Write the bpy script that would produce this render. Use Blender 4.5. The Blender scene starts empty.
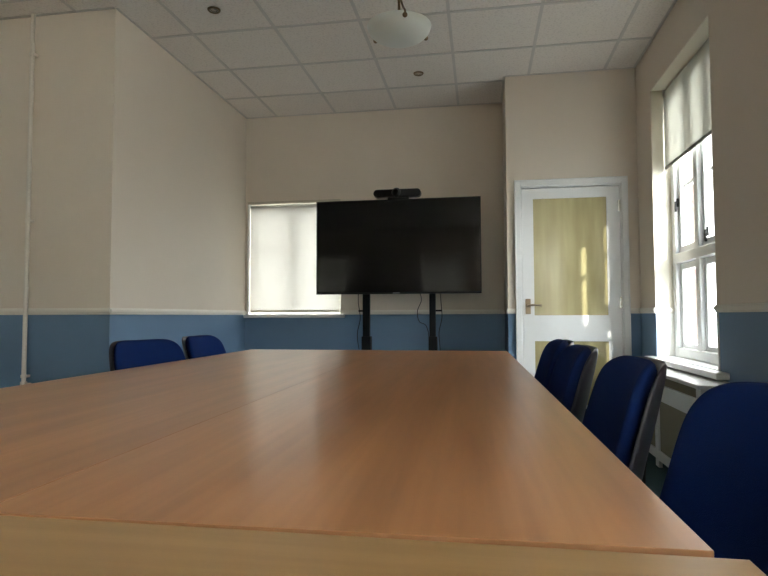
import bpy, bmesh, math, random
from mathutils import Vector, Matrix

# ------------------------------------------------------------------ camera
scene = bpy.context.scene
COL = scene.collection
CAMZ = 0.93
F_PX, YAW, PITCH, ROLL = 580.7, 0.16406, 0.0477, -0.00294
fw = Vector((-math.sin(YAW)*math.cos(PITCH), math.cos(YAW)*math.cos(PITCH), math.sin(PITCH)))
r0 = Vector((math.cos(YAW), math.sin(YAW), 0)); u0 = r0.cross(fw)
rt = r0*math.cos(ROLL) + u0*math.sin(ROLL); up = u0*math.cos(ROLL) - r0*math.sin(ROLL)
cam_d = bpy.data.cameras.new('camera'); cam = bpy.data.objects.new('camera', cam_d)
COL.objects.link(cam); scene.camera = cam
cam_d.sensor_fit = 'HORIZONTAL'; cam_d.sensor_width = 36.0; cam_d.lens = F_PX/768*36.0
cam_d.clip_start = 0.02
M3 = Matrix((rt, up, -fw)).transposed()
cam.matrix_world = Matrix.Translation((0, 0, CAMZ)) @ M3.to_4x4()

# ------------------------------------------------------------------ sky, sun, exposure
SKY = 3.9; SUN = 1.2
world = bpy.data.worlds.new('sky'); scene.world = world; world.use_nodes = True
nt = world.node_tree; nt.nodes.clear()
wo = nt.nodes.new('ShaderNodeOutputWorld'); bg = nt.nodes.new('ShaderNodeBackground')
tc = nt.nodes.new('ShaderNodeTexCoord'); sep = nt.nodes.new('ShaderNodeSeparateXYZ')
rp = nt.nodes.new('ShaderNodeValToRGB')
rp.color_ramp.elements[0].position = 0.45; rp.color_ramp.elements[0].color = (0.34, 0.34, 0.33, 1)
rp.color_ramp.elements[1].position = 0.56; rp.color_ramp.elements[1].color = (0.95, 0.98, 1.0, 1)
mp = nt.nodes.new('ShaderNodeMapRange'); mp.inputs['From Min'].default_value = -1
nt.links.new(tc.outputs['Generated'], sep.inputs[0]); nt.links.new(sep.outputs['Z'], mp.inputs['Value'])
nt.links.new(mp.outputs[0], rp.inputs[0]); nt.links.new(rp.outputs[0], bg.inputs[0])
bg.inputs[1].default_value = SKY; nt.links.new(bg.outputs[0], wo.inputs[0])

sun_d = bpy.data.lights.new('sun', 'SUN'); sun = bpy.data.objects.new('sun', sun_d); COL.objects.link(sun)
sun_d.energy = SUN; sun_d.angle = math.radians(1.5); sun_d.color = (1.0, 0.94, 0.84)
sun.rotation_euler = Vector((-0.5, 0.87, -0.5)).to_track_quat('-Z', 'Y').to_euler()
sun.location = (6, -8, 6)

scene.view_settings.view_transform = 'Standard'; scene.view_settings.look = 'None'
scene.view_settings.gamma = 1.0; scene.view_settings.use_curve_mapping = False
scene.view_settings.exposure = 3.15
scene.cycles.max_bounces = 10; scene.cycles.diffuse_bounces = 6; scene.cycles.glossy_bounces = 4
scene.cycles.transparent_max_bounces = 12; scene.cycles.transmission_bounces = 8
scene.cycles.sample_clamp_indirect = 8

def portal(loc, normal, w, h):
    d = bpy.data.lights.new('window_portal', 'AREA'); o = bpy.data.objects.new('window_portal', d)
    COL.objects.link(o); d.shape = 'RECTANGLE'; d.size = w; d.size_y = h
    d.cycles.is_portal = True
    o.location = loc; o.rotation_euler = Vector(normal).to_track_quat('-Z', 'Z').to_euler()

# ------------------------------------------------------------------ materials
def mat(name, col, rough=0.6, metal=0.0, spec=0.5, coat=0.0, noise=0.0, scale=30, bump=0.0, bscale=200):
    m = bpy.data.materials.new(name); m.use_nodes = True
    n = m.node_tree; b = n.nodes['Principled BSDF']
    b.inputs['Base Color'].default_value = (*col, 1); b.inputs['Roughness'].default_value = rough
    b.inputs['Metallic'].default_value = metal; b.inputs['Specular IOR Level'].default_value = spec
    b.inputs['Coat Weight'].default_value = coat; b.inputs['Coat Roughness'].default_value = 0.15
    g = n.nodes.new('ShaderNodeNewGeometry')
    if noise:
        t = n.nodes.new('ShaderNodeTexNoise'); t.inputs['Scale'].default_value = scale; t.inputs['Detail'].default_value = 5
        mx = n.nodes.new('ShaderNodeMix'); mx.data_type = 'RGBA'
        mx.inputs['A'].default_value = (*[c*(1-noise) for c in col], 1)
        mx.inputs['B'].default_value = (*[min(1, c*(1+noise)) for c in col], 1)
        n.links.new(g.outputs['Position'], t.inputs['Vector']); n.links.new(t.outputs['Fac'], mx.inputs['Factor'])
        n.links.new(mx.outputs['Result'], b.inputs['Base Color'])
    if bump:
        t2 = n.nodes.new('ShaderNodeTexNoise'); t2.inputs['Scale'].default_value = bscale; t2.inputs['Detail'].default_value = 3
        bp = n.nodes.new('ShaderNodeBump'); bp.inputs['Strength'].default_value = bump; bp.inputs['Distance'].default_value = 0.002
        n.links.new(g.outputs['Position'], t2.inputs['Vector']); n.links.new(t2.outputs['Fac'], bp.inputs['Height'])
        n.links.new(bp.outputs['Normal'], b.inputs['Normal'])
    return m

CREAM = (0.70, 0.622, 0.532); BLUE = (0.142, 0.232, 0.355)
DADO_Z = CAMZ + 0.012

def wall_mat(name, reveal_x=None, brick_x=None, reveal_y=None, brick_y=None):
    """cream above the dado, blue below; window reveals painted white below the rail; brick outside"""
    m = bpy.data.materials.new(name); m.use_nodes = True; n = m.node_tree; b = n.nodes['Principled BSDF']
    b.inputs['Roughness'].default_value = 0.55; b.inputs['Specular IOR Level'].default_value = 0.3
    g = n.nodes.new('ShaderNodeNewGeometry'); s = n.nodes.new('ShaderNodeSeparateXYZ')
    n.links.new(g.outputs['Position'], s.inputs[0])
    def gt(axis, v):
        k = n.nodes.new('ShaderNodeMath'); k.operation = 'GREATER_THAN'; k.inputs[1].default_value = v
        n.links.new(s.outputs[axis], k.inputs[0]); return k.outputs[0]
    def mix(f, a, c):
        k = n.nodes.new('ShaderNodeMix'); k.data_type = 'RGBA'
        n.links.new(f, k.inputs['Factor'])
        for inp, v in (('A', a), ('B', c)):
            if isinstance(v, tuple): k.inputs[inp].default_value = (*v, 1)
            else: n.links.new(v, k.inputs[inp])
        return k.outputs['Result']
    t = n.nodes.new('ShaderNodeTexNoise'); t.inputs['Scale'].default_value = 2.2; t.inputs['Detail'].default_value = 4
    n.links.new(g.outputs['Position'], t.inputs['Vector'])
    cr = mix(t.outputs['Fac'], tuple(c*0.96 for c in CREAM), tuple(c*1.04 for c in CREAM))
    bl = mix(t.outputs['Fac'], tuple(c*0.95 for c in BLUE), tuple(c*1.05 for c in BLUE))
    zf = gt('Z', DADO_Z)
    c = mix(zf, bl, cr)
    for ax, rv, bk in (('X', reveal_x, brick_x), ('Y', reveal_y, brick_y)):
        if rv is not None:
            rc = mix(zf, (0.80, 0.80, 0.77), (0.78, 0.73, 0.62))
            c = mix(gt(ax, rv), c, rc)
        if bk is not None:
            br = n.nodes.new('ShaderNodeTexBrick'); br.inputs['Scale'].default_value = 1.0
            br.inputs['Brick Width'].default_value = 0.225; br.inputs['Row Height'].default_value = 0.075
            br.inputs['Mortar Size'].default_value = 0.006
            br.inputs['Color1'].default_value = (0.060, 0.032, 0.025, 1); br.inputs['Color2'].default_value = (0.080, 0.046, 0.036, 1)
            br.inputs['Mortar'].default_value = (0.12, 0.11, 0.10, 1)
            ad = n.nodes.new('ShaderNodeMath'); ad.operation = 'ADD'
            n.links.new(s.outputs['X'], ad.inputs[0]); n.links.new(s.outputs['Y'], ad.inputs[1])
            cb = n.nodes.new('ShaderNodeCombineXYZ'); n.links.new(ad.outputs[0], cb.inputs[0]); n.links.new(s.outputs['Z'], cb.inputs[1])
            n.links.new(cb.outputs[0], br.inputs['Vector'])
            c = mix(gt(ax, bk), c, br.outputs['Color'])
    n.links.new(c, b.inputs['Base Color'])
    t2 = n.nodes.new('ShaderNodeTexNoise'); t2.inputs['Scale'].default_value = 90
    bp = n.nodes.new('ShaderNodeBump'); bp.inputs['Strength'].default_value = 0.08; bp.inputs['Distance'].default_value = 0.002
    n.links.new(g.outputs['Position'], t2.inputs['Vector']); n.links.new(t2.outputs['Fac'], bp.inputs['Height'])
    n.links.new(bp.outputs['Normal'], b.inputs['Normal'])
    return m

def wood_mat(name, c1, c2, c3, along='Y', rough=0.3, rot=0.0):
    m = bpy.data.materials.new(name); m.use_nodes = True; n = m.node_tree; b = n.nodes['Principled BSDF']
    b.inputs['Roughness'].default_value = rough; b.inputs['Specular IOR Level'].default_value = 0.75
    g = n.nodes.new('ShaderNodeTexCoord'); mpn = n.nodes.new('ShaderNodeMapping')
    mpn.inputs['Scale'].default_value = (9, 0.55, 9) if along == 'Y' else (0.55, 9, 9)
    mpn.inputs['Rotation'].default_value = (0, 0, rot)
    n.links.new(g.outputs['Object'], mpn.inputs['Vector'])
    t = n.nodes.new('ShaderNodeTexNoise'); t.inputs['Scale'].default_value = 1.6; t.inputs['Detail'].default_value = 3; t.inputs['Distortion'].default_value = 0.3
    n.links.new(mpn.outputs[0], t.inputs['Vector'])
    r = n.nodes.new('ShaderNodeValToRGB'); e = r.color_ramp.elements
    e[0].position = 0.2; e[0].color = (*c1, 1); e[1].position = 0.8; e[1].color = (*c3, 1)
    k = e.new(0.5); k.color = (*c2, 1)
    n.links.new(t.outputs['Fac'], r.inputs[0])
    mp2 = n.nodes.new('ShaderNodeMapping'); mp2.inputs['Scale'].default_value = (70, 3, 70) if along == 'Y' else (3, 70, 70)
    n.links.new(g.outputs['Object'], mp2.inputs['Vector'])
    t2 = n.nodes.new('ShaderNodeTexNoise'); t2.inputs['Scale'].default_value = 1.0; t2.inputs['Detail'].default_value = 3
    n.links.new(mp2.outputs[0], t2.inputs['Vector'])
    mx = n.nodes.new('ShaderNodeMix'); mx.data_type = 'RGBA'; mx.blend_type = 'MULTIPLY'; mx.inputs['Factor'].default_value = 0.35
    r2 = n.nodes.new('ShaderNodeValToRGB'); r2.color_ramp.elements[0].position = 0.35; r2.color_ramp.elements[0].color = (0.75, 0.72, 0.68, 1)
    r2.color_ramp.elements[1].position = 0.6; r2.color_ramp.elements[1].color = (1, 1, 1, 1)
    n.links.new(t2.outputs['Fac'], r2.inputs[0]); n.links.new(r.outputs[0], mx.inputs['A']); n.links.new(r2.outputs[0], mx.inputs['B'])
    n.links.new(mx.outputs['Result'], b.inputs['Base Color'])
    return m

def glass_mat(name, tint=(0.93, 0.95, 0.95), refl=0.08):
    m = bpy.data.materials.new(name); m.use_nodes = True; n = m.node_tree; n.nodes.clear()
    o = n.nodes.new('ShaderNodeOutputMaterial'); a = n.nodes.new('ShaderNodeBsdfTransparent'); a.inputs[0].default_value = (*tint, 1)
    g = n.nodes.new('ShaderNodeBsdfGlossy'); g.inputs['Roughness'].default_value = 0.02
    x = n.nodes.new('ShaderNodeMixShader'); x.inputs[0].default_value = refl
    n.links.new(a.outputs[0], x.inputs[1]); n.links.new(g.outputs[0], x.inputs[2]); n.links.new(x.outputs[0], o.inputs[0])
    return m

def blind_mat(name, dif=(0.8, 0.78, 0.72), trans=(0.5, 0.48, 0.44), f=0.5, open_=0.0):
    m = bpy.data.materials.new(name); m.use_nodes = True; n = m.node_tree; n.nodes.clear()
    o = n.nodes.new('ShaderNodeOutputMaterial'); a = n.nodes.new('ShaderNodeBsdfDiffuse'); a.inputs[0].default_value = (*dif, 1)
    t = n.nodes.new('ShaderNodeBsdfTranslucent'); t.inputs[0].default_value = (*trans, 1)
    x = n.nodes.new('ShaderNodeMixShader'); x.inputs[0].default_value = f
    n.links.new(a.outputs[0], x.inputs[1]); n.links.new(t.outputs[0], x.inputs[2])
    res = x
    if open_:
        p = n.nodes.new('ShaderNodeBsdfTransparent'); p.inputs[0].default_value = (0.95, 0.94, 0.92, 1)
        y = n.nodes.new('ShaderNodeMixShader'); y.inputs[0].default_value = open_
        n.links.new(x.outputs[0], y.inputs[1]); n.links.new(p.outputs[0], y.inputs[2]); res = y
    n.links.new(res.outputs[0], o.inputs[0])
    return m

def tile_mat():
    m = mat('ceiling_tile_paint', (0.63, 0.61, 0.57), 0.9, spec=0.2)
    n = m.node_tree; b = n.nodes['Principled BSDF']; g = n.nodes.new('ShaderNodeNewGeometry')
    v = n.nodes.new('ShaderNodeTexNoise'); v.inputs['Scale'].default_value = 70; v.inputs['Detail'].default_value = 6
    n.links.new(g.outputs['Position'], v.inputs['Vector'])
    r = n.nodes.new('ShaderNodeValToRGB'); r.color_ramp.elements[0].position = 0.34; r.color_ramp.elements[0].color = (0.66, 0.61, 0.565, 1)
    r.color_ramp.elements[1].position = 0.5; r.color_ramp.elements[1].color = (0.76, 0.71, 0.66, 1)
    n.links.new(v.outputs['Fac'], r.inputs[0]); n.links.new(r.outputs[0], b.inputs['Base Color'])
    bp = n.nodes.new('ShaderNodeBump'); bp.inputs['Strength'].default_value = 0.3; bp.inputs['Distance'].default_value = 0.002
    n.links.new(v.outputs['Fac'], bp.inputs['Height']); n.links.new(bp.outputs['Normal'], b.inputs['Normal'])
    return m

M = dict(
    wall=wall_mat('wall_paint'),
    wall_r=wall_mat('wall_paint_window_side', reveal_x=1.262, brick_x=1.48),
    wall_b=wall_mat('wall_paint_end', reveal_y=5.487, brick_y=5.62),
    tile=tile_mat(),
    grid=mat('grid_paint', (0.56, 0.53, 0.50), 0.5),
    white=mat('white_gloss', (0.74, 0.74, 0.73), 0.3, noise=0.02),
    upvc=mat('white_upvc', (0.80, 0.81, 0.81), 0.25, noise=0.01),
    rail=mat('rail_gloss', (0.73, 0.69, 0.62), 0.35, noise=0.02),
    pipe=mat('pipe_paint', (0.72, 0.67, 0.60), 0.4, noise=0.03),
    carpet=mat('carpet', (0.055, 0.105, 0.125), 0.95, noise=0.5, scale=250, bump=0.6, bscale=400, spec=0.1),
    wood=wood_mat('beech_laminate', (0.29, 0.128, 0.050), (0.405, 0.188, 0.080), (0.51, 0.25, 0.112), rough=0.277, rot=0.06),
    wood2=wood_mat('oak_laminate', (0.26, 0.152, 0.060), (0.33, 0.198, 0.082), (0.39, 0.243, 0.105), along='X', rough=0.32),
    edge=mat('beech_edging', (0.36, 0.18, 0.095), 0.4, noise=0.06, scale=60),
    edge_dark=mat('brown_edging', (0.27, 0.13, 0.06), 0.45, noise=0.08, scale=60),
    fabric=mat('royal_blue_fabric', (0.003, 0.017, 0.098), 0.9, spec=0.15, noise=0.25, scale=500, bump=0.5, bscale=700),
    shell=mat('grey_plastic', (0.035, 0.034, 0.042), 0.38, noise=0.05),
    black=mat('black_plastic', (0.009, 0.009, 0.010), 0.45, spec=0.25, noise=0.1),
    steel_black=mat('black_powder_coat', (0.005, 0.005, 0.006), 0.6, spec=0.2, noise=0.1),
    screen=mat('screen_glass', (0.002, 0.002, 0.003), 0.06, spec=0.22, noise=0.01),
    brass=mat('dull_brass', (0.30, 0.24, 0.17), 0.3, metal=1.0, noise=0.05),
    chrome=mat('brushed_chrome', (0.55, 0.52, 0.47), 0.25, metal=1.0, noise=0.03),
    bronze=mat('antique_brass', (0.20, 0.14, 0.08), 0.35, metal=1.0, noise=0.1),
    silver=mat('silver_print', (0.35, 0.35, 0.36), 0.4, noise=0.02),
    glass=glass_mat('clear_glass'),
    blind=blind_mat('blind_fabric', (0.82, 0.81, 0.76), (0.44, 0.425, 0.40), 0.62),
    blind_r=blind_mat('blind_fabric_side', (0.72, 0.71, 0.66), (0.46, 0.45, 0.41), 0.5, open_=0.04),
    blind_s=blind_mat('blind_fabric_sheer', (0.85, 0.84, 0.8), (0.96, 0.94, 0.89), 0.92, open_=0.0),
    blind_q=blind_mat('blind_fabric_dim', (0.72, 0.71, 0.66), (0.52, 0.50, 0.46), 0.5, open_=0.0),
    blind_bar=mat('blind_bar_grey', (0.22, 0.21, 0.18), 0.5, noise=0.03),
    blind_rail=mat('blind_rail_tan', (0.50, 0.45, 0.36), 0.5, noise=0.03),
    mesh=mat('radiator_mesh', (0.22, 0.19, 0.12), 0.6, noise=0.15, scale=300),
    bowl=mat('frosted_glass_bowl', (0.66, 0.68, 0.64), 0.3, noise=0.02),
    tarmac=mat('tarmac', (0.22, 0.22, 0.21), 0.9, noise=0.15),
)
# door glass: yellow obscured film, soft vertical bands of reflection painted into its colour
dg = mat('yellow_obscured_glass', (0.36, 0.31, 0.13), 0.13, spec=0.7)
_n = dg.node_tree; _g = _n.nodes.new('ShaderNodeTexCoord'); _m = _n.nodes.new('ShaderNodeMapping'); _m.inputs['Scale'].default_value = (9, 1, 1.1)
_t = _n.nodes.new('ShaderNodeTexNoise'); _t.inputs['Scale'].default_value = 1.3; _t.inputs['Detail'].default_value = 2
_r = _n.nodes.new('ShaderNodeValToRGB'); _r.color_ramp.elements[0].position = .35; _r.color_ramp.elements[0].color = (0.36, 0.31, 0.155, 1)
_r.color_ramp.elements[1].position = .65; _r.color_ramp.elements[1].color = (0.46, 0.405, 0.215, 1)
_n.links.new(_g.outputs['Object'], _m.inputs[0]); _n.links.new(_m.outputs[0], _t.inputs['Vector']); _n.links.new(_t.outputs['Fac'], _r.inputs[0])
_n.links.new(_r.outputs[0], _n.nodes['Principled BSDF'].inputs['Base Color'])
M['door_glass'] = dg

# ------------------------------------------------------------------ helpers
def box(bm, x0, x1, y0, y1, z0, z1, mi=0):
    vs = [bm.verts.new((x, y, z)) for x in (x0, x1) for y in (y0, y1) for z in (z0, z1)]
    q = [(0, 1, 3, 2), (4, 6, 7, 5), (0, 4, 5, 1), (2, 3, 7, 6), (0, 2, 6, 4), (1, 5, 7, 3)]
    for f in q:
        fc = bm.faces.new([vs[i] for i in f]); fc.material_index = mi
    return vs

def tube(bm, pts, r, seg=12, cap=True):
    pts = [Vector(p) for p in pts]; rings = []
    n = len(pts)
    t0 = (pts[1]-pts[0]).normalized()
    ref = Vector((0, 0, 1)) if abs(t0.z) < 0.9 else Vector((1, 0, 0))
    a = t0.cross(ref).normalized()
    for i, p in enumerate(pts):
        t = ((pts[min(i+1, n-1)]-p).normalized() + (p-pts[max(i-1, 0)]).normalized())
        t = t.normalized() if t.length > 1e-6 else t0
        a = (a - t*a.dot(t)).normalized(); b = t.cross(a)
        rr = r[i] if isinstance(r, (list, tuple)) else r
        rings.append([bm.verts.new(p + a*math.cos(2*math.pi*k/seg)*rr + b*math.sin(2*math.pi*k/seg)*rr) for k in range(seg)])
    for i in range(n-1):
        for k in range(seg):
            bm.faces.new((rings[i][k], rings[i][(k+1) % seg], rings[i+1][(k+1) % seg], rings[i+1][k]))
    if cap:
        bm.faces.new(rings[0][::-1]); bm.faces.new(rings[-1])

def smooth_path(pts, n=6):
    pts = [Vector(p) for p in pts]; out = []
    P = [pts[0]] + pts + [pts[-1]]
    for i in range(1, len(P)-2):
        for k in range(n):
            t = k/n; a, b, c, d = P[i-1], P[i], P[i+1], P[i+2]
            out.append(0.5*((2*b) + (c-a)*t + (2*a-5*b+4*c-d)*t*t + (3*b-a-3*c+d)*t**3))
    out.append(pts[-1]); return out

def lathe(bm, prof, seg=40, cx=0, cy=0):
    rings = []
    for r, z in prof:
        rings.append([bm.verts.new((cx+r*math.cos(2*math.pi*k/seg), cy+r*math.sin(2*math.pi*k/seg), z)) for k in range(seg)])
    for i in range(len(rings)-1):
        for k in range(seg):
            bm.faces.new((rings[i][k], rings[i][(k+1) % seg], rings[i+1][(k+1) % seg], rings[i+1][k]))
    return rings

def obj(name, bm, m, parent=None, smooth=False, bevel=0.0, bseg=2, loc=None):
    bmesh.ops.recalc_face_normals(bm, faces=bm.faces)
    me = bpy.data.meshes.new(name); bm.to_mesh(me); bm.free()
    for x in (m if isinstance(m, (list, tuple)) else [m]): me.materials.append(x)
    if smooth: me.shade_smooth()
    o = bpy.data.objects.new(name, me); COL.objects.link(o)
    if parent: o.parent = parent
    if loc: o.location = loc
    if bevel:
        b = o.modifiers.new('bevel', 'BEVEL'); b.width = bevel; b.segments = bseg; b.limit_method = 'ANGLE'; b.angle_limit = math.radians(40)
    return o

def boxes(name, lst, m, parent=None, bevel=0.0, loc=None):
    bm = bmesh.new()
    for b in lst: box(bm, *b)
    return obj(name, bm, m, parent, bevel=bevel, loc=loc)

def tubes(name, lst, m, parent=None, seg=12):
    bm = bmesh.new()
    for pts, r in lst: tube(bm, pts, r, seg)
    o = obj(name, bm, m, parent, smooth=True)
    e = o.modifiers.new('edges', 'EDGE_SPLIT'); e.split_angle = math.radians(50)
    return o

def struct(o, label=None):
    o['kind'] = 'structure'
    if label: o['label'] = label
    return o

def tag(o, label, cat, group=None):
    o['label'] = label; o['category'] = cat
    if group: o['group'] = group
    return o

def empty(name, loc=(0, 0, 0), rz=0.0):
    o = bpy.data.objects.new(name, None); COL.objects.link(o); o.location = loc; o.rotation_euler = (0, 0, rz)
    o.empty_display_size = 0.1
    return o

def copy_tree(o, parent=None):
    c = o.copy(); COL.objects.link(c); c.parent = parent
    for ch in [x for x in bpy.data.objects if x.parent == o]: copy_tree(ch, c)
    return c

# ------------------------------------------------------------------ room shell
XR, XL, YB, YD, XA, YT = 1.255, -2.31, 5.48, 4.872, 0.225, 3.34
XLL, YR, H = -4.2, -3.2, CAMZ + 1.992
T = 0.33
struct(boxes('floor', [(XLL-T, XR+T, YR-T, YB+0.3, -0.12, 0)], M['carpet']))
struct(boxes('ceiling', [(XLL-T, XR+T, YR-T, YB+0.3, H+0.004, H+0.12)], M['tile']))
g = []
x = -0.185 - 0.6*7
while x < XR:
    if x > XLL+0.02: g.append((x-0.011, x+0.011, YR, YB, H-0.001, H+0.006))
    x += 0.6
y = 5.55 - 0.6
while y > YR:
    g.append((XLL, XR, y-0.011, y+0.011, H-0.0015, H+0.0055)); y -= 0.6
for a in [(XL-0.001, XL+0.018, YT, YB), (XL, XA, YB-0.018, YB), (XLL, XL, YT-0.018, YT), (XA, XR, YD-0.018, YD), (XR-0.018, XR, YR, YD),
          (XA-0.018, XA, YD, YB)]:
    g.append((*a, H-0.0005, H+0.0065))
struct(boxes('trim_1', g, M['grid']), 'grid of ceiling bars')

# right wall with its window opening
WY0, WY1, WZ0, WZ1 = 3.37, 4.48, CAMZ-0.30, CAMZ+1.65
SW = [(-1.15, 0.0), (-2.75, -1.65)]      # two unseen tall windows, added behind the camera to light the room
struct(boxes('wall_right', [(XR, XR+T, YR-T, SW[1][0], 0, H), (XR, XR+T, SW[1][1], SW[0][0], 0, H), (XR, XR+T, SW[0][1], WY0, 0, H)] +
       [(XR, XR+T, a, b, c, d) for a, b in SW for c, d in ((0, WZ0), (WZ1, H))] + [(XR, XR+T, WY1, YB+0.3, 0, H), (XR, XR+T, WY0, WY1, 0, WZ0), (XR, XR+T, WY0, WY1, WZ1, H)], M['wall_r']))
# back wall with window opening
BX0, BX1, BZ0, BZ1 = -2.29, -1.335, CAMZ+0.012, CAMZ+1.134
struct(boxes('wall_back', [(XL-0.35, BX0, YB, YB+0.3, 0, H), (BX1, XA+0.02, YB, YB+0.3, 0, H), (BX0, BX1, YB, YB+0.3, 0, BZ0), (BX0, BX1, YB, YB+0.3, BZ1, H)], M['wall_b']))
# door wall
DX0, DX1, DZ = 0.335, 1.127, CAMZ+1.058
struct(boxes('wall_door', [(XA, DX0, YD, YB+0.3, 0, H), (DX1, XR, YD, YB+0.3, 0, H), (DX0, DX1, YD, YB+0.3, DZ, H), (DX0, DX1, YD+0.09, YB+0.3, 0, DZ)], M['wall']))
struct(boxes('wall_left', [(XLL-T, XL, YT, YB+0.3, 0, H)], M['wall']))
struct(boxes('wall_far_left', [(XLL-T, XLL, YR-T, YT, 0, H)], M['wall']))
# rear wall (behind the camera) with two windows
RW = [(-3.95, -2.95), (-1.30, -0.35)]; RZ0, RZ1 = 0.95, 2.32
l = [(XLL, RW[0][0], YR-T, YR, 0, H), (RW[0][1], RW[1][0], YR-T, YR, 0, H), (RW[1][1], XR, YR-T, YR, 0, H)]
for a, b in RW: l += [(a, b, YR-T, YR, 0, RZ0), (a, b, YR-T, YR, RZ1, H)]
struct(boxes('wall_rear', l, M['wall']))

# dado rail, profile with a rounded nose: built as two stacked mouldings
RZ = CAMZ + 0.012
def rail(name, segs):
    l = []
    for (x0, x1, y0, y1, nx, ny) in segs:
        for d, z0, z1 in ((0.012, 0.0, 0.042), (0.02, 0.012, 0.034)):
            if nx: l.append(((x0 if nx > 0 else x0-d), (x0+d if nx > 0 else x0), y0, y1, RZ+z0, RZ+z1))
            else: l.append((x0, x1, (y0-d), y0, RZ+z0, RZ+z1))
    return struct(boxes(name, l, M['rail'], bevel=0.004))
rail('trim_2', [(XLL, XL+0.012, YT, YT, 0, -1), (XL, XL, YT-0.012, YB, 1, 0)])
rail('trim_3', [(BX1, XA, YB, YB, 0, -1)])
rail('trim_4', [(XA-0.012, 0.289, YD, YD, 0, -1), (1.172, XR, YD, YD, 0, -1)])
rail('trim_5', [(XR, XR, SW[0][1], WY0, -1, 0), (XR, XR, WY1, YD, -1, 0)])
# rail returning on the far window reveal
struct(boxes('trim_6', [(XR-0.012, 1.378, WY1-0.012, WY1, RZ, RZ+0.042), (XR-0.02, 1.378, WY1-0.02, WY1, RZ+0.012, RZ+0.034)], M['rail'], bevel=0.004))
for nme, b in (('baseboard_left', (XL, XL+0.015, YT-0.015, YB, 0, 0.12)), ('baseboard_far', (XLL, XL+0.015, YT-0.015, YT, 0, 0.12)),
               ('baseboard_back', (XL, XA, YB-0.015, YB, 0, 0.12)), ('baseboard_right', (XR-0.015, XR, YR, YD, 0, 0.12))):
    struct(boxes(nme, [b], M['white'], bevel=0.004))

# ------------------------------------------------------------------ right window
def framebars(y0, y1, z0, z1, w, x0, x1):
    return [(x0, x1, y0, y0+w, z0, z1), (x0, x1, y1-w, y1, z0, z1), (x0, x1, y0+w, y1-w, z0, z0+w), (x0, x1, y0+w, y1-w, z1-w, z1)]
w1 = empty('window_1', (1.40, (WY0+WY1)/2, WZ0)); struct(w1, 'white framed window on the right wall')
def loc_boxes(name, l, m, par, bevel=0.0):
    px, py, pz = par.location
    return boxes(name, [(a-px, b-px, c-py, d-py, e-pz, f-pz) for a, b, c, d, e, f in l], m, par, bevel=bevel)
TRZ = CAMZ + 0.40; YMS = (3.69, 4.005)
loc_boxes('window_frame', framebars(WY0, WY1, WZ0, WZ1, 0.07, 1.378, 1.475) + [(1.378, 1.475, WY0+.055, WY1-.055, TRZ-0.035, TRZ+0.035)] +
          [(1.381, 1.472, q-0.035, q+0.035, WZ0+.055, WZ1-.055) for q in YMS], M['upvc'], w1, 0.006)
k = 0
for (a, b) in ((WY0+0.07, YMS[0]-0.035), (YMS[0]+0.035, YMS[1]-0.035), (YMS[1]+0.035, WY1-0.07)):
    for (c, d) in ((WZ0+0.055, TRZ-0.035), (TRZ+0.035, WZ1-0.055)):
        s = loc_boxes('casement', framebars(a+.003, b-.003, c+.003, d-.003, 0.046, 1.405, 1.465), M['upvc'], w1, 0.006)
        if c > TRZ:
            bm = bmesh.new(); box(bm, 1.43-1.40, 1.458-1.40, a+.045-w1.location.y, b-.045-w1.location.y, CAMZ+0.90-WZ0, CAMZ+0.925-WZ0)
            obj('glazing_bar', bm, M['upvc'], s, bevel=0.003)
        gl = loc_boxes('pane', [(1.442, 1.446, a+.036, b-.036, c+.036, d-.036)], M['glass'], w1)
        gl.parent = s
# handles
def wh(y, z):
    bm = bmesh.new(); box(bm, 1.393, 1.405, y-0.012, y+0.012, z-0.03, z+0.03); box(bm, 1.380, 1.393, y-0.009, y+0.009, z-0.065, z+0.01)
    for v in bm.verts: v.co -= w1.location
    obj('window_handle', bm, M['black'], w1, bevel=0.003)['label'] = 'black window handle'
wh(4.405, CAMZ+0.80); wh(3.87, CAMZ+0.52)
struct(boxes('trim_7', [(1.19, 1.38, 3.235, 4.56, CAMZ-0.335, CAMZ-0.30)], M['white'], bevel=0.006), 'white window sill')
struct(boxes('trim_8', [(XR+0.001, 1.379, WY0, WY1, WZ0, WZ0+0.004)], M['white']))

def blind(name, axis, plane, a0, a1, z0, z1, label, m, barm, group=None, t=0.0012, house=True):
    cx = (a0+a1)/2
    root = empty(name, (plane, cx, z1) if axis == 'X' else (cx, plane, z1))
    tag(root, label, 'blind', group)
    def bx_(nm, d0, d1, s0, s1, e0, e1, mm, bev=0):
        if axis == 'X': return loc_boxes(nm, [(plane+d0, plane+d1, s0, s1, e0, e1)], mm, root, bev)
        return loc_boxes(nm, [(s0, s1, plane+d0, plane+d1, e0, e1)], mm, root, bev)
    bx_('blind_fabric', 0, t, a0+0.0065, a1-0.0065, z0+0.02, z1-0.03, m)
    bx_('bottom_bar', -0.005, 0.007, a0+0.01, a1-0.01, z0, z0+0.024, barm, 0.004)
    bm = bmesh.new()
    if axis == 'X': tube(bm, [(0.022 , a0-cx+0.008, -0.028), (0.022, a1-cx-0.008, -0.028)], 0.021, 20)
    else: tube(bm, [(a0-cx+0.008, 0.022, -0.028), (a1-cx-0.008, 0.022, -0.028)], 0.021, 20)
    obj('roller_tube', bm, m, root, smooth=True)
    for s in (a0, a1-0.006): bx_('end_bracket', -0.005, 0.045, s, s+0.006, z1-0.055, z1, M['white'])
    return root
struct(boxes('trim_12', [(XR-0.006, XR+0.02, WY0-0.022, WY0-0.0, WZ0, DADO_Z)], M['white'], bevel=0.002), 'white corner bead at the window')
blind('roller_blind', 'X', 1.342, WY0+0.006, WY1-0.006, CAMZ+1.055, CAMZ+1.648, 'half-raised translucent roller blind in the tall window on the right', M['blind_r'], M['blind_bar'])
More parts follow.
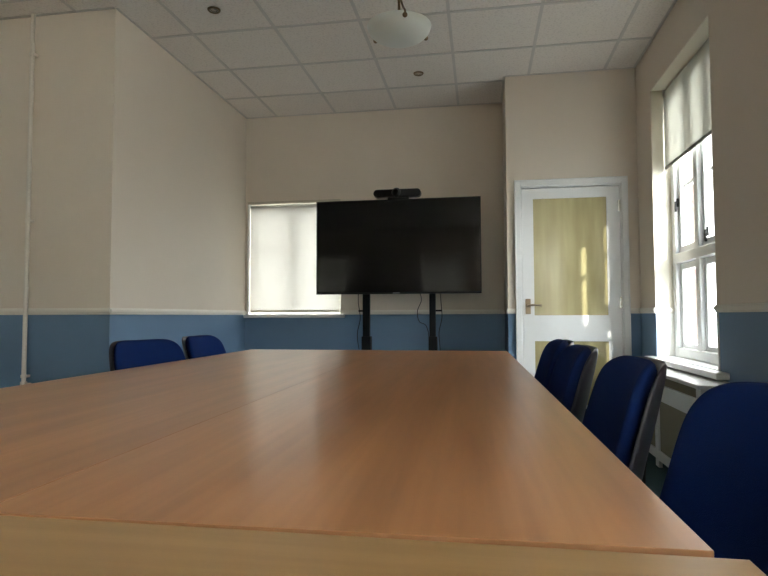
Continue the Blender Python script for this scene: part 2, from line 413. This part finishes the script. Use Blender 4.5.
portal((1.60, (WY0+WY1)/2, (WZ0+WZ1)/2), (-1, 0, 0), WY1-WY0, WZ1-WZ0)

# ------------------------------------------------------------------ back window
w2 = empty('window_2', ((BX0+BX1)/2, YB+0.16, BZ0)); struct(w2, 'small window behind a closed blind')
def fb_y(x0, x1, z0, z1, w, y0, y1):
    return [(x0, x0+w, y0, y1, z0, z1), (x1-w, x1, y0, y1, z0, z1), (x0+w, x1-w, y0, y1, z0, z0+w), (x0+w, x1-w, y0, y1, z1-w, z1)]
XM = -1.83
loc_boxes('window_frame', fb_y(BX0, BX1, BZ0, BZ1, 0.05, YB+0.13, YB+0.20) + [(XM-0.045, XM+0.045, YB+0.13, YB+0.20, BZ0+.05, BZ1-.05),
    (BX0+.05, XM-.045, YB+.135, YB+.195, CAMZ+0.70, CAMZ+0.725)], M['upvc'], w2, 0.005)
loc_boxes('pane', [(BX0+.045, BX1-.045, YB+0.163, YB+0.167, BZ0+.045, BZ1-.045)], M['glass'], w2)
blind('roller_blind', 'Y', YB+0.035, BX0+0.010, BX1-0.004, CAMZ+0.035, BZ1-0.012, 'pale closed roller blind glowing in the back window left of the screen', M['blind'], M['blind_rail'])
struct(boxes('trim_9', [(BX0-0.03, -1.29, YB-0.035, YB+0.13, CAMZ-0.018, CAMZ+0.016)], M['white'], bevel=0.005), 'white window board')
struct(boxes('trim_10', [(BX0-0.0, BX0+0.014, YB-0.004, YB+0.034, CAMZ+0.016, BZ1)], M['white'], bevel=0.002), 'white bead beside the blind')
struct(boxes('trim_11', [(BX0, BX1, YB-0.008, YB+0.02, BZ1-0.018, BZ1+0.006)], M['blind_rail'], bevel=0.002), 'tan head strip for the shade over the blind')  # tan colour stands for the shadow at the top of the recess
portal(((BX0+BX1)/2, YB+0.29, (BZ0+BZ1)/2), (0, -1, 0), BX1-BX0, BZ1-BZ0)

# rear windows
for i, (a, b) in enumerate(RW):
    w = empty('window_%d' % (3+i), ((a+b)/2, YR-0.15, RZ0)); struct(w)
    loc_boxes('window_frame', fb_y(a, b, RZ0, RZ1, 0.055, YR-0.2, YR-0.13) + [((a+b)/2-.03, (a+b)/2+.03, YR-0.2, YR-0.13, RZ0+.05, RZ1-.05)], M['upvc'], w, 0.005)
    loc_boxes('pane', [(a+.05, b-.05, YR-0.167, YR-0.163, RZ0+.05, RZ1-.05)], M['glass'], w)
    portal(((a+b)/2, YR-T+0.02, (RZ0+RZ1)/2), (0, 1, 0), b-a, RZ1-RZ0)
    blind('roller_blind', 'Y', YR-0.06, a+.01, b-.01, RZ0+0.02 if i == 0 else RZ0+.02, RZ1-0.005,
          'translucent roller blind in the rear window ' + ('near the far corner' if i == 0 else 'straight behind the table'), M['blind_q'], M['blind_bar'])

for i, (a, b) in enumerate(SW):  # added side windows out of view; sheer blinds spread their daylight
    w = empty('window_%d' % (5+i), (1.40, (a+b)/2, WZ0)); struct(w)
    loc_boxes('window_frame', framebars(a, b, WZ0, WZ1, 0.055, 1.355, 1.425) + [(1.355, 1.425, a+.055, b-.055, TRZ-0.035, TRZ+0.035),
          (1.357, 1.423, (a+b)/2-0.032, (a+b)/2+0.032, WZ0+.055, WZ1-.055)], M['upvc'], w, 0.006)
    loc_boxes('pane', [(1.378, 1.382, a+.05, b-.05, WZ0+.05, WZ1-.05)], M['glass'], w)
    portal((1.60, (a+b)/2, (WZ0+WZ1)/2), (-1, 0, 0), b-a, WZ1-WZ0)
    blind('roller_blind', 'X', 1.305, a+.006, b-.01, WZ0+0.03, WZ1-0.002, 'lowered pale roller blind in the added unseen ' + ('middle' if i == 0 else 'rearmost') + ' window of the right wall', M['blind_s'], M['blind_bar'])

# ground outside
struct(boxes('ground_outside', [(-40, 40, -40, 40, -0.5, -0.3)], M['tarmac']))

# ------------------------------------------------------------------ door
d1 = empty('door_1', (DX0, YD+0.05, 0)); struct(d1, 'white door with two yellow glass panels')
LX0, LX1 = DX0+0.012, DX1-0.012; GX0, GX1 = 0.43, 1.022
GZ = [(CAMZ-0.73, CAMZ-0.203), (CAMZ-0.008, CAMZ+0.965)]
LT = DZ-0.0155
ly0, ly1 = YD+0.012, YD+0.052
leaf = [(LX0, GX0, ly0, ly1, 0.006, LT), (GX1, LX1, ly0, ly1, 0.006, LT), (GX0, GX1, ly0, ly1, 0.006, GZ[0][0]), (GX0, GX1, ly0, ly1, GZ[0][1], GZ[1][0]), (GX0, GX1, ly0, ly1, GZ[1][1], LT)]
lf = loc_boxes('door_leaf', leaf, M['white'], d1)
for z0, z1 in GZ:
    p = loc_boxes('glass_panel', [(GX0, GX1, ly0+0.012, ly0+0.018, z0, z1)], M['door_glass'], d1)
    b_ = loc_boxes('glazing_bead', [(GX0, GX0+.008, ly0+.004, ly0+.012, z0, z1), (GX1-.008, GX1, ly0+.004, ly0+.012, z0, z1),
                   (GX0+.008, GX1-.008, ly0+.004, ly0+.012, z0, z0+.008), (GX0+.008, GX1-.008, ly0+.004, ly0+.012, z1-.008, z1)], M['white'], d1)
# frame and architrave
loc_boxes('door_frame', [(DX0, DX0+0.009, YD-0.002, YD+0.088, 0, DZ), (DX1-0.009, DX1, YD-0.002, YD+0.088, 0, DZ), (DX0+0.009, DX1-0.009, YD-0.002, YD+0.088, DZ-0.009, DZ)], M['white'], d1)
AT = CAMZ+1.112
loc_boxes('architrave', [(0.287, DX0, YD-0.018, YD, 0, AT), (DX1, 1.174, YD-0.018, YD, 0, AT), (DX0, DX1, YD-0.018, YD, DZ, AT),
                         (0.287, 0.300, YD-0.024, YD-0.018, 0, AT), (1.161, 1.174, YD-0.024, YD-0.018, 0, AT), (0.300, 1.161, YD-0.024, YD-0.018, AT-0.013, AT)], M['white'], d1, 0.003)
hz = CAMZ+0.075
hd = loc_boxes('door_handle', [(0.366, 0.408, ly0-0.007, ly0, hz-0.065, hz+0.06)], M['brass'], d1, 0.004)
bm = bmesh.new()
tube(bm, smooth_path([(0.387, ly0-0.006, hz+0.005), (0.387, ly0-0.045, hz+0.005), (0.40, ly0-0.052, hz+0.006), (0.44, ly0-0.052, hz+0.008), (0.49, ly0-0.048, hz+0.002)], 5), 0.008, 10)
for v in bm.verts: v.co -= d1.location
obj('lever', bm, M['brass'], hd, smooth=True)
for z in (CAMZ+0.88, CAMZ+0.10, 0.25):
    bm = bmesh.new(); tube(bm, [(LX1+0.004, ly0-0.006, z-0.045), (LX1+0.004, ly0-0.006, z+0.045)], 0.0065, 10); box(bm, LX1-0.014, LX1+0.010, ly0-0.004, ly0+0.001, z-0.045, z+0.045)
    for v in bm.verts: v.co -= d1.location
    obj('hinge', bm, M['chrome'], d1)

# ------------------------------------------------------------------ heating pipe on the left
pp = empty('heating_pipe', (-2.885, YT-0.03, 0)); tag(pp, 'thin cream vertical pipe running up the left wall to the ceiling', 'pipe')
tubes('pipe', [([(0, 0, 0.0), (0, 0, H)], 0.0135)], M['pipe'], pp, 16)
for z in (CAMZ+1.72, CAMZ+0.62, CAMZ-0.38):
    bm = bmesh.new(); tube(bm, [(0, 0, z-0.009), (0, 0, z+0.009)], 0.0185, 16); box(bm, 0.010, 0.022, -0.008, 0.029, z-0.008, z+0.008)
    obj('pipe_clip', bm, M['pipe'], pp)
bm = bmesh.new(); tube(bm, [(0, 0, CAMZ-0.46), (0, 0, CAMZ-0.415)], 0.020, 16); tube(bm, [(0, 0, CAMZ-0.43), (0.05, 0, CAMZ-0.43)], 0.010, 12)
obj('pipe_joint', bm, M['pipe'], pp)

# ------------------------------------------------------------------ radiator cover
rc = empty('radiator_cover', (1.16, 3.6, 0)); tag(rc, 'white radiator cover with beige mesh panels under the right window', 'radiator cover')
CX, CY0, CY1, CT = 1.066, 3.095, 4.62, CAMZ-0.345
loc_boxes('cover_top', [(CX-0.02, XR, CY0-0.02, CY1+0.02, CT-0.022, CT)], M['white'], rc, 0.006)
ZB = 0.10
fr = [(CX, CX+0.02, CY0, CY1, CAMZ-0.52, CAMZ-0.425), (CX, CX+0.02, CY0, CY1, 0.045, ZB)]
for yy in (CY0, 3.815, 4.55):
    fr.append((CX, CX+0.02, yy, yy+0.065, ZB, CAMZ-0.52)); fr.append((CX, CX+0.02, yy, yy+0.065, 0.0, 0.045)); fr.append((CX, CX+0.02, yy, yy+0.065, CAMZ-0.425, CT-0.022))
loc_boxes('cover_frame', fr, M['white'], rc)
for yy in (CY0, CY1-0.02): loc_boxes('side_panel', [(CX+0.02, XR-0.016, yy, yy+0.02, 0, CT-0.022)], M['white'], rc)
for a, b in ((CY0+.065, 3.815), (3.88, 4.55)):
    loc_boxes('mesh_panel', [(CX+0.012, CX+0.016, a, b, ZB, CAMZ-0.52)], M['mesh'], rc)['label'] = 'beige mesh panel'

loc_boxes('grille_backing', [(CX+0.030, CX+0.034, CY0+0.03, CY1-0.03, CAMZ-0.44, CT-0.023)], M['mesh'], rc)

# ------------------------------------------------------------------ tables
TZ = CAMZ - 0.20
def table(name, loc, rz, w, l, top_m, edge_m, label, dz=0.0, axis='Y', chamfer=False, near_edge=None):
    t = empty(name, (loc[0], loc[1], 0), rz); tag(t, label, 'table')
    zt = TZ - dz
    bm = bmesh.new(); box(bm, -w/2, w/2, -l/2, l/2, zt-0.025, zt)
    bm.normal_update()
    for f in bm.faces:
        c = f.calc_center_median()
        f.material_index = 0 if abs(c.z-zt) < 1e-5 else (2 if (near_edge and c.y < -l/2+1e-4) else 1)
    obj('tabletop', bm, [top_m, edge_m, M['edge_dark']], t, bevel=0.0007, bseg=2)
    for sx in (-1, 1):
        for sy in (-1, 1):
            x, y = sx*(w/2-0.035), sy*(l/2-0.028)
            boxes('leg', [(x-0.02, x+0.02, y-0.02, y+0.02, 0, zt-0.025)], M['steel_black'], t, bevel=0.003)
    boxes('under_frame', [(-w/2+0.065, w/2-0.065, s-0.012, s+0.012, zt-0.065, zt-0.025) for s in (-l/2+0.028, l/2-0.028)] +
          [(s-0.012, s+0.012, -l/2+0.065, l/2-0.065, zt-0.065, zt-0.025) for s in (-w/2+0.035, w/2-0.035)], M['steel_black'], t)
    return t
ta = 0.0170
def tp(x, y):  # table frame: right edge x=0.198 at y=0, direction (tan(-ta), 1)
    return x - math.tan(ta)*y, y
Yn, Yf = 0.535, 3.34; Lm = Yf-Yn; Ym = (Yn+Yf)/2
xr = 0.203; xm = -0.504; xl = -1.306
# calibrated: edges x = xr + tan(angle)*y with angle -0.0199
def mk(x0, x1, label, yo=0.0):
    xc = (x0+x1)/2 - math.tan(ta)*Ym
    return table('meeting_table', (xc, Ym+yo, 0), ta, (x1-x0)-0.0006, Lm, M['wood'], M['edge'], label, near_edge=True)
mk(xm, xr, 'long beech-topped table on the right half, below the television', -0.0)
mk(xl, xm, 'long beech-topped table on the left half, beside the two left chairs', 0.006)
table('side_table', (0.217-0.85, 0.5275-0.375, 0), 0.0025, 1.70, 0.75, M['wood2'], M['edge'], 'paler oak table crossing the foreground at the bottom edge', dz=0.001)

# ------------------------------------------------------------------ chairs
def cushion(bm, w, h, t, rad, curve=0.0, nu=28, nr=7, to=None, power=5, taper=0.0, dome=0.0):
    """closed rounded-rectangle pad: outline shrinks in rings, thickness rounds off at the rim"""
    def outline(k):
        a = 2*math.pi*k/(4*nu)
        c, s = math.cos(a), math.sin(a)
        n_ = rad
        x = math.copysign(abs(c)**(2/n_), c)*w/2; y = math.copysign(abs(s)**(2/n_), s)*h/2
        x *= 1 - taper*(y/(h/2))
        return x, y
    N = 4*nu; fr, bk = [], []
    for i in range(nr+1):
        s = 1 - (1-i/nr)**1.8 if i < nr else 1.0
        s = max(s, 0.0)
        th = t/2*(max(0, 1-s**power))**0.5
        rf, rb = [], []
        for k in range(N):
            x, y = outline(k); x *= s; y *= s
            bend = curve*abs(x/(w/2))**2.6
            rf.append(bm.verts.new(to(x, y, th + dome*(1-s*s) + bend)))
            rb.append(bm.verts.new(to(x, y, -th + bend)) if i < nr else rf[-1])
            if i == 0 and k == 0: pass
        fr.append(rf); bk.append(rb)
    for R_, flip in ((fr, 1), (bk, 0)):
        for i in range(1, nr):
            for k in range(N):
                q = (R_[i][k], R_[i][(k+1) % N], R_[i+1][(k+1) % N], R_[i+1][k])
                try: bm.faces.new(q if flip else q[::-1])
                except ValueError: pass
        c = bm.verts.new(to(0, 0, (t/2+dome) if flip else -t/2))
        for k in range(N):
            try: bm.faces.new((c, R_[1][k], R_[1][(k+1) % N]))
            except ValueError: pass
        for v in R_[0]: bm.verts.remove(v)

LEAN = math.radians(14)
def make_chair(label):
    t = empty('conference_chair'); tag(t, label, 'chair', None)
    # local frame: sitter looks towards +x; seat centre above the origin
    bm = bmesh.new(); cushion(bm, 0.46, 0.45, 0.055, 4.5, to=lambda x, y, z: Vector((y+0.01, x, 0.455+z)), dome=0.012)
    obj('seat', bm, M['fabric'], t, smooth=True)
    bm = bmesh.new(); cushion(bm, 0.455, 0.445, 0.016, 4.8, to=lambda x, y, z: Vector((y+0.01, x, 0.424+z)), dome=-0.004)
    obj('seat_pan', bm, M['shell'], t, smooth=True)
    bz, bx = 0.635, -0.262
    def back(off):
        def f(x, y, z):
            # x across, y up, z towards sitter
            zz = z + off
            return Vector((bx + zz*math.cos(LEAN) - y*math.sin(LEAN), x, bz + y*math.cos(LEAN) + zz*math.sin(LEAN)))
        return f
    bm = bmesh.new(); cushion(bm, 0.412, 0.375, 0.052, 4.8, curve=0.06, to=back(0.016), taper=0.06, dome=0.006)
    obj('backrest', bm, M['fabric'], t, smooth=True)
    bm = bmesh.new(); cushion(bm, 0.424, 0.386, 0.022, 4.8, curve=0.061, to=back(-0.012), taper=0.06, power=8)
    obj('back_shell', bm, M['shell'], t, smooth=True)['label'] = 'grey plastic back shell'
    for s in (-1, 1):
        y = s*0.215
        tubes('leg', [(smooth_path([(0.225, y*1.0, 0.0125), (0.19, y, 0.39), (0.14, y*0.98, 0.414)], 5), 0.0115)], M['steel_black'], t)
        tubes('leg', [(smooth_path([(-0.30, y*1.02, 0.0125), (-0.19, y, 0.39), (-0.14, y*0.98, 0.414)], 5), 0.0115)], M['steel_black'], t)
    tubes('seat_frame', [([(-0.15, -0.21, 0.405), (-0.15, 0.21, 0.405)], 0.0105), ([(0.15, -0.21, 0.405), (0.15, 0.21, 0.405)], 0.0105),
                         ([(-0.16, -0.205, 0.408), (0.16, -0.205, 0.408)], 0.0105), ([(-0.16, 0.205, 0.408), (0.16, 0.205, 0.408)], 0.0105)], M['steel_black'], t)
    tubes('back_support', [(smooth_path([(-0.12, 0, 0.405), (-0.24, 0, 0.405), (-0.275, 0, 0.45), (-0.275, 0, 0.53), (-0.285, 0, 0.60)], 5), 0.014)], M['steel_black'], t)
    for dx in (0.225, -0.30):
        for s in (-1, 1):
            bm = bmesh.new(); tube(bm, [(dx, s*0.215*(1.02 if dx < 0 else 1), 0), (dx, s*0.215*(1.02 if dx < 0 else 1), 0.022)], 0.015, 12)
            obj('foot_cap', bm, M['black'], t)
    return t
chair0 = make_chair('')
CH = [  # x, y, rotation (deg), label
    (0.200, 0.845, 197, 'blue fabric chair nearest the camera at the right edge of the table'),
    (0.112, 1.55, 180, 'second blue fabric chair from the front on the window side of the table'),
    (0.074, 2.15, 180, 'third blue fabric chair from the front on the window side, before the door'),
    (0.072, 2.65, 180, 'farthest blue fabric chair on the window side, half hidden behind another'),
    (-1.293, 2.42, -17, 'nearer of the two blue chairs on the left side of the table'),
    (-1.285, 3.055, 0, 'farther blue chair on the left side, by the table end'),
]
for i, (x, y, r, lab) in enumerate(CH):
    o = chair0 if i == 0 else copy_tree(chair0)
    o.location = (x, y, 0); o.rotation_euler = (0, 0, math.radians(r)); o['label'] = lab; o['group'] = 'blue conference chairs around the tables'

# ------------------------------------------------------------------ television on a twin-post stand
TY = 4.90
tv = empty('television', (-0.698, TY, CAMZ+0.19)); tag(tv, 'large black flat screen television in front of the back wall', 'television')
X0, X1, Z0, Z1 = -1.41, 0.013, CAMZ+0.186, CAMZ+1.0
loc_boxes('tv_body', [(X0, X1, TY+0.004, TY+0.035, Z0, Z1), (X0+0.2, X1-0.2, TY+0.035, TY+0.065, Z0+0.05, Z1-0.25)], M['black'], tv, 0.003)
loc_boxes('screen', [(X0+0.008, X1-0.008, TY-0.001, TY+0.004, Z0+0.016, Z1-0.008)], M['screen'], tv)
loc_boxes('bezel', [(X0, X0+0.008, TY-0.003, TY+0.004, Z0, Z1), (X1-0.008, X1, TY-0.003, TY+0.004, Z0, Z1), (X0+.008, X1-.008, TY-0.003, TY+0.004, Z1-0.008, Z1), (X0+.008, X1-.008, TY-0.004, TY+0.004, Z0, Z0+0.016)], M['black'], tv)
loc_boxes('logo_strip', [(-0.735, -0.675, TY-0.0055, TY-0.004, Z0+0.003, Z0+0.011)], M['silver'], tv)['label'] = 'small silver mark'

st = empty('television_stand', (-0.69, 5.0, 0)); tag(st, 'black twin-post floor stand carrying the television', 'stand')
for xx, w in ((-0.985, 0.030), (-0.405, 0.026)):
    loc_boxes('post', [(xx-w, xx+w, 4.98, 5.03, 0.08, CAMZ+0.75)], M['steel_black'], st, 0.004)
    loc_boxes('post_sleeve', [(xx-w-0.008, xx+w+0.012, 4.97, 5.04, 0.40, CAMZ-0.18)], M['steel_black'], st, 0.004)
    loc_boxes('mounting_bracket', [(xx-0.02, xx+0.02, 4.967, 4.98, CAMZ+0.25, CAMZ+0.72)], M['steel_black'], st, 0.002)
    loc_boxes('foot', [(xx-0.04, xx+0.04, 4.68, 5.36, 0.06, 0.10)], M['steel_black'], st, 0.004)
    for yy in (4.72, 5.32):
        bm = bmesh.new(); tube(bm, [(xx-0.012, yy, 0.03), (xx+0.012, yy, 0.03)], 0.03, 18); box(bm, xx-0.015, xx+0.015, yy-0.015, yy+0.015, 0.03, 0.062)
        for v in bm.verts: v.co -= st.location
        obj('castor', bm, M['black'], st)
for q in ((-0.955, -0.431, 4.985, 5.025, 0.30, 0.36), (-0.955, -0.431, 4.99, 5.02, CAMZ+0.45, CAMZ+0.51)): loc_boxes('cross_bar', [q], M['steel_black'], st, 0.003)
for q in ((-1.055, -1.015, 4.995, 5.012, CAMZ+0.035, CAMZ+0.05), (-0.379, -0.325, 4.995, 5.012, CAMZ+0.035, CAMZ+0.05)): loc_boxes('knob', [q], M['black'], st, 0.002)
def cable(pts, label):
    bm = bmesh.new(); tube(bm, smooth_path(pts, 8), 0.0035, 8)
    for v in bm.verts: v.co -= st.location
    o = obj('cable', bm, M['black'], st, smooth=True); o['label'] = label
c_ = CAMZ
cable([(-1.05, 4.985, c_+.24), (-1.055, 4.99, c_+.12), (-1.04, 5.0, c_-.02), (-1.065, 5.0, c_-.15), (-1.055, 5.0, c_-.27), (-1.02, 5.05, 0.45), (-0.9, 5.12, 0.003), (-0.7, 5.3, 0.004)], 'thin black cable hanging left of the left stand post')
cable([(-0.53, 4.985, c_+.24), (-0.50, 5.0, c_+.14), (-0.535, 5.0, c_+.04), (-0.52, 5.0, c_-.05), (-0.46, 5.05, c_-.10), (-0.44, 5.08, c_-.3), (-0.45, 5.1, 0.003)], 'wavy black cable hanging just left of the right stand post')
cable([(-0.34, 4.985, c_+.24), (-0.33, 4.99, c_+.10), (-0.325, 5.0, c_-.02), (-0.35, 5.0, c_-.14), (-0.345, 5.0, c_-.25), (-0.33, 5.05, 0.4), (-0.3, 5.1, 0.003)], 'thin black cable hanging right of the right stand post')

# conference camera bar on top of the television
cb = empty('conference_camera', (-0.693, TY+0.015, Z1-0.006+0.006)); tag(cb, 'black camera and speaker bar with round lens on top of the television', 'camera')
bm = bmesh.new()
R_ = 0.033; L_ = 0.205; zc = 0.050
ring = []
for side in (-1, 1):
    for k in range(13):
        a = -math.pi/2 + math.pi*k/12
        ring.append((side*(L_-R_ + R_*math.cos(a)), zc + (R_*math.sin(a))*(1 if side > 0 else -1)))
f = [bm.verts.new((x, -0.045+0.0*abs(x), z)) for x, z in ring]; b = [bm.verts.new((x, 0.035, z)) for x, z in ring]
bm.faces.new(f); bm.faces.new(b[::-1])
for i in range(len(f)): bm.faces.new((f[i], f[(i+1) % len(f)], b[(i+1) % len(f)], b[i]))
obj('speaker_bar', bm, M['black'], cb, bevel=0.006)
bm = bmesh.new(); bmesh.ops.create_uvsphere(bm, u_segments=28, v_segments=16, radius=0.041)
for v in bm.verts: v.co += Vector((-0.004, -0.035, zc+0.004))
obj('lens_ball', bm, M['black'], cb, smooth=True)
bm = bmesh.new(); tube(bm, [(-0.004, -0.070, zc+0.004), (-0.004, -0.080, zc+0.004)], 0.018, 20); obj('lens', bm, M['screen'], cb)
boxes('bracket', [(-0.085, 0.10, -0.02, 0.02, 0.0, 0.012), (-0.085, -0.06, -0.018, 0.018, 0.012, 0.032), (0.075, 0.10, -0.018, 0.018, 0.012, 0.032)], M['black'], cb, bevel=0.002)

# ------------------------------------------------------------------ ceiling lamp with glass bowl
LXc, LYc = -0.452, 3.30
cl = empty('ceiling_lamp', (LXc, LYc, H)); tag(cl, 'frosted glass bowl lamp hanging from the ceiling on brass arms', 'lamp')
rimz = -0.304; RB = 0.185
bm = bmesh.new(); prof = []
depth = 0.088
for k in range(15):
    a = k/14*math.pi/2; prof.append((max(0.001, RB*math.sin(a)), rimz - depth*math.cos(a)))
prof += [(RB+0.004, rimz+0.004), (RB-0.004, rimz+0.004)]
for k in range(14, -1, -1):
    a = k/14*math.pi/2; prof.append((max(0.001, (RB-0.006)*math.sin(a)), rimz - (depth-0.006)*math.cos(a)))
lathe(bm, prof, 56); obj('glass_bowl', bm, M['bowl'], cl, smooth=True)
bm = bmesh.new(); lathe(bm, [(0.001, -0.035), (0.03, -0.034), (0.055, -0.02), (0.06, 0.003), (0.001, 0.003)], 32); obj('ceiling_rose', bm, M['bronze'], cl, smooth=True)
tubes('stem', [([(0, 0, -0.03), (0, 0, -0.29)], 0.008)], M['bronze'], cl)
bm = bmesh.new(); bmesh.ops.create_uvsphere(bm, u_segments=16, v_segments=10, radius=0.020)
for v in bm.verts: v.co.z += -0.12
obj('stem_knuckle', bm, M['bronze'], cl, smooth=True)
for k in range(3):
    a = math.radians((148, 38, 288)[k])
    c, s = math.cos(a), math.sin(a)
    bm = bmesh.new(); tube(bm, smooth_path([(0, 0, -0.12 if k == 2 else -0.27), (0.04*c, 0.04*s, -0.15 if k == 2 else -0.28), (0.13*c, 0.13*s, -0.25 if k == 2 else -0.295), (0.180*c, 0.180*s, rimz+0.012), ((RB+.006)*c, (RB+.006)*s, rimz-0.01)], 5), 0.006, 10)
    obj('arm', bm, M['bronze'], cl, smooth=True)
    bm = bmesh.new(); rr = RB*0.985
    bmesh.ops.create_uvsphere(bm, u_segments=12, v_segments=8, radius=0.015)
    for v in bm.verts: v.co += Vector((rr*c*1.02, rr*s*1.02, rimz-0.02))
    obj('bowl_clip', bm, M['bronze'], cl, smooth=True)
bm = bmesh.new(); bmesh.ops.create_uvsphere(bm, u_segments=16, v_segments=10, radius=0.028)
for v in bm.verts: v.co.z = v.co.z*1.3 - 0.31
obj('bulb', bm, M['white'], cl, smooth=True)

# recessed spotlights
sp = empty('ceiling_spotlight', (-1.69, 3.462, H))
bm = bmesh.new(); lathe(bm, [(0.026, -0.002), (0.028, -0.006), (0.038, -0.007), (0.042, -0.002), (0.042, 0.003)], 32); obj('spot_ring', bm, M['bronze'], sp, smooth=True)
bm = bmesh.new(); lathe(bm, [(0.001, -0.004), (0.012, -0.0035), (0.024, -0.001), (0.027, 0.0025), (0.001, 0.0025)], 24); obj('spot_lens', bm, M['chrome'], sp, smooth=True)
sp2 = copy_tree(sp); sp2.location = (-0.481, 4.678, H)
tag(sp, 'small recessed ceiling spotlight near the upper left of the ceiling', 'spotlight', 'recessed ceiling spotlights')
tag(sp2, 'small recessed ceiling spotlight between the bowl lamp and the back wall', 'spotlight', 'recessed ceiling spotlights')
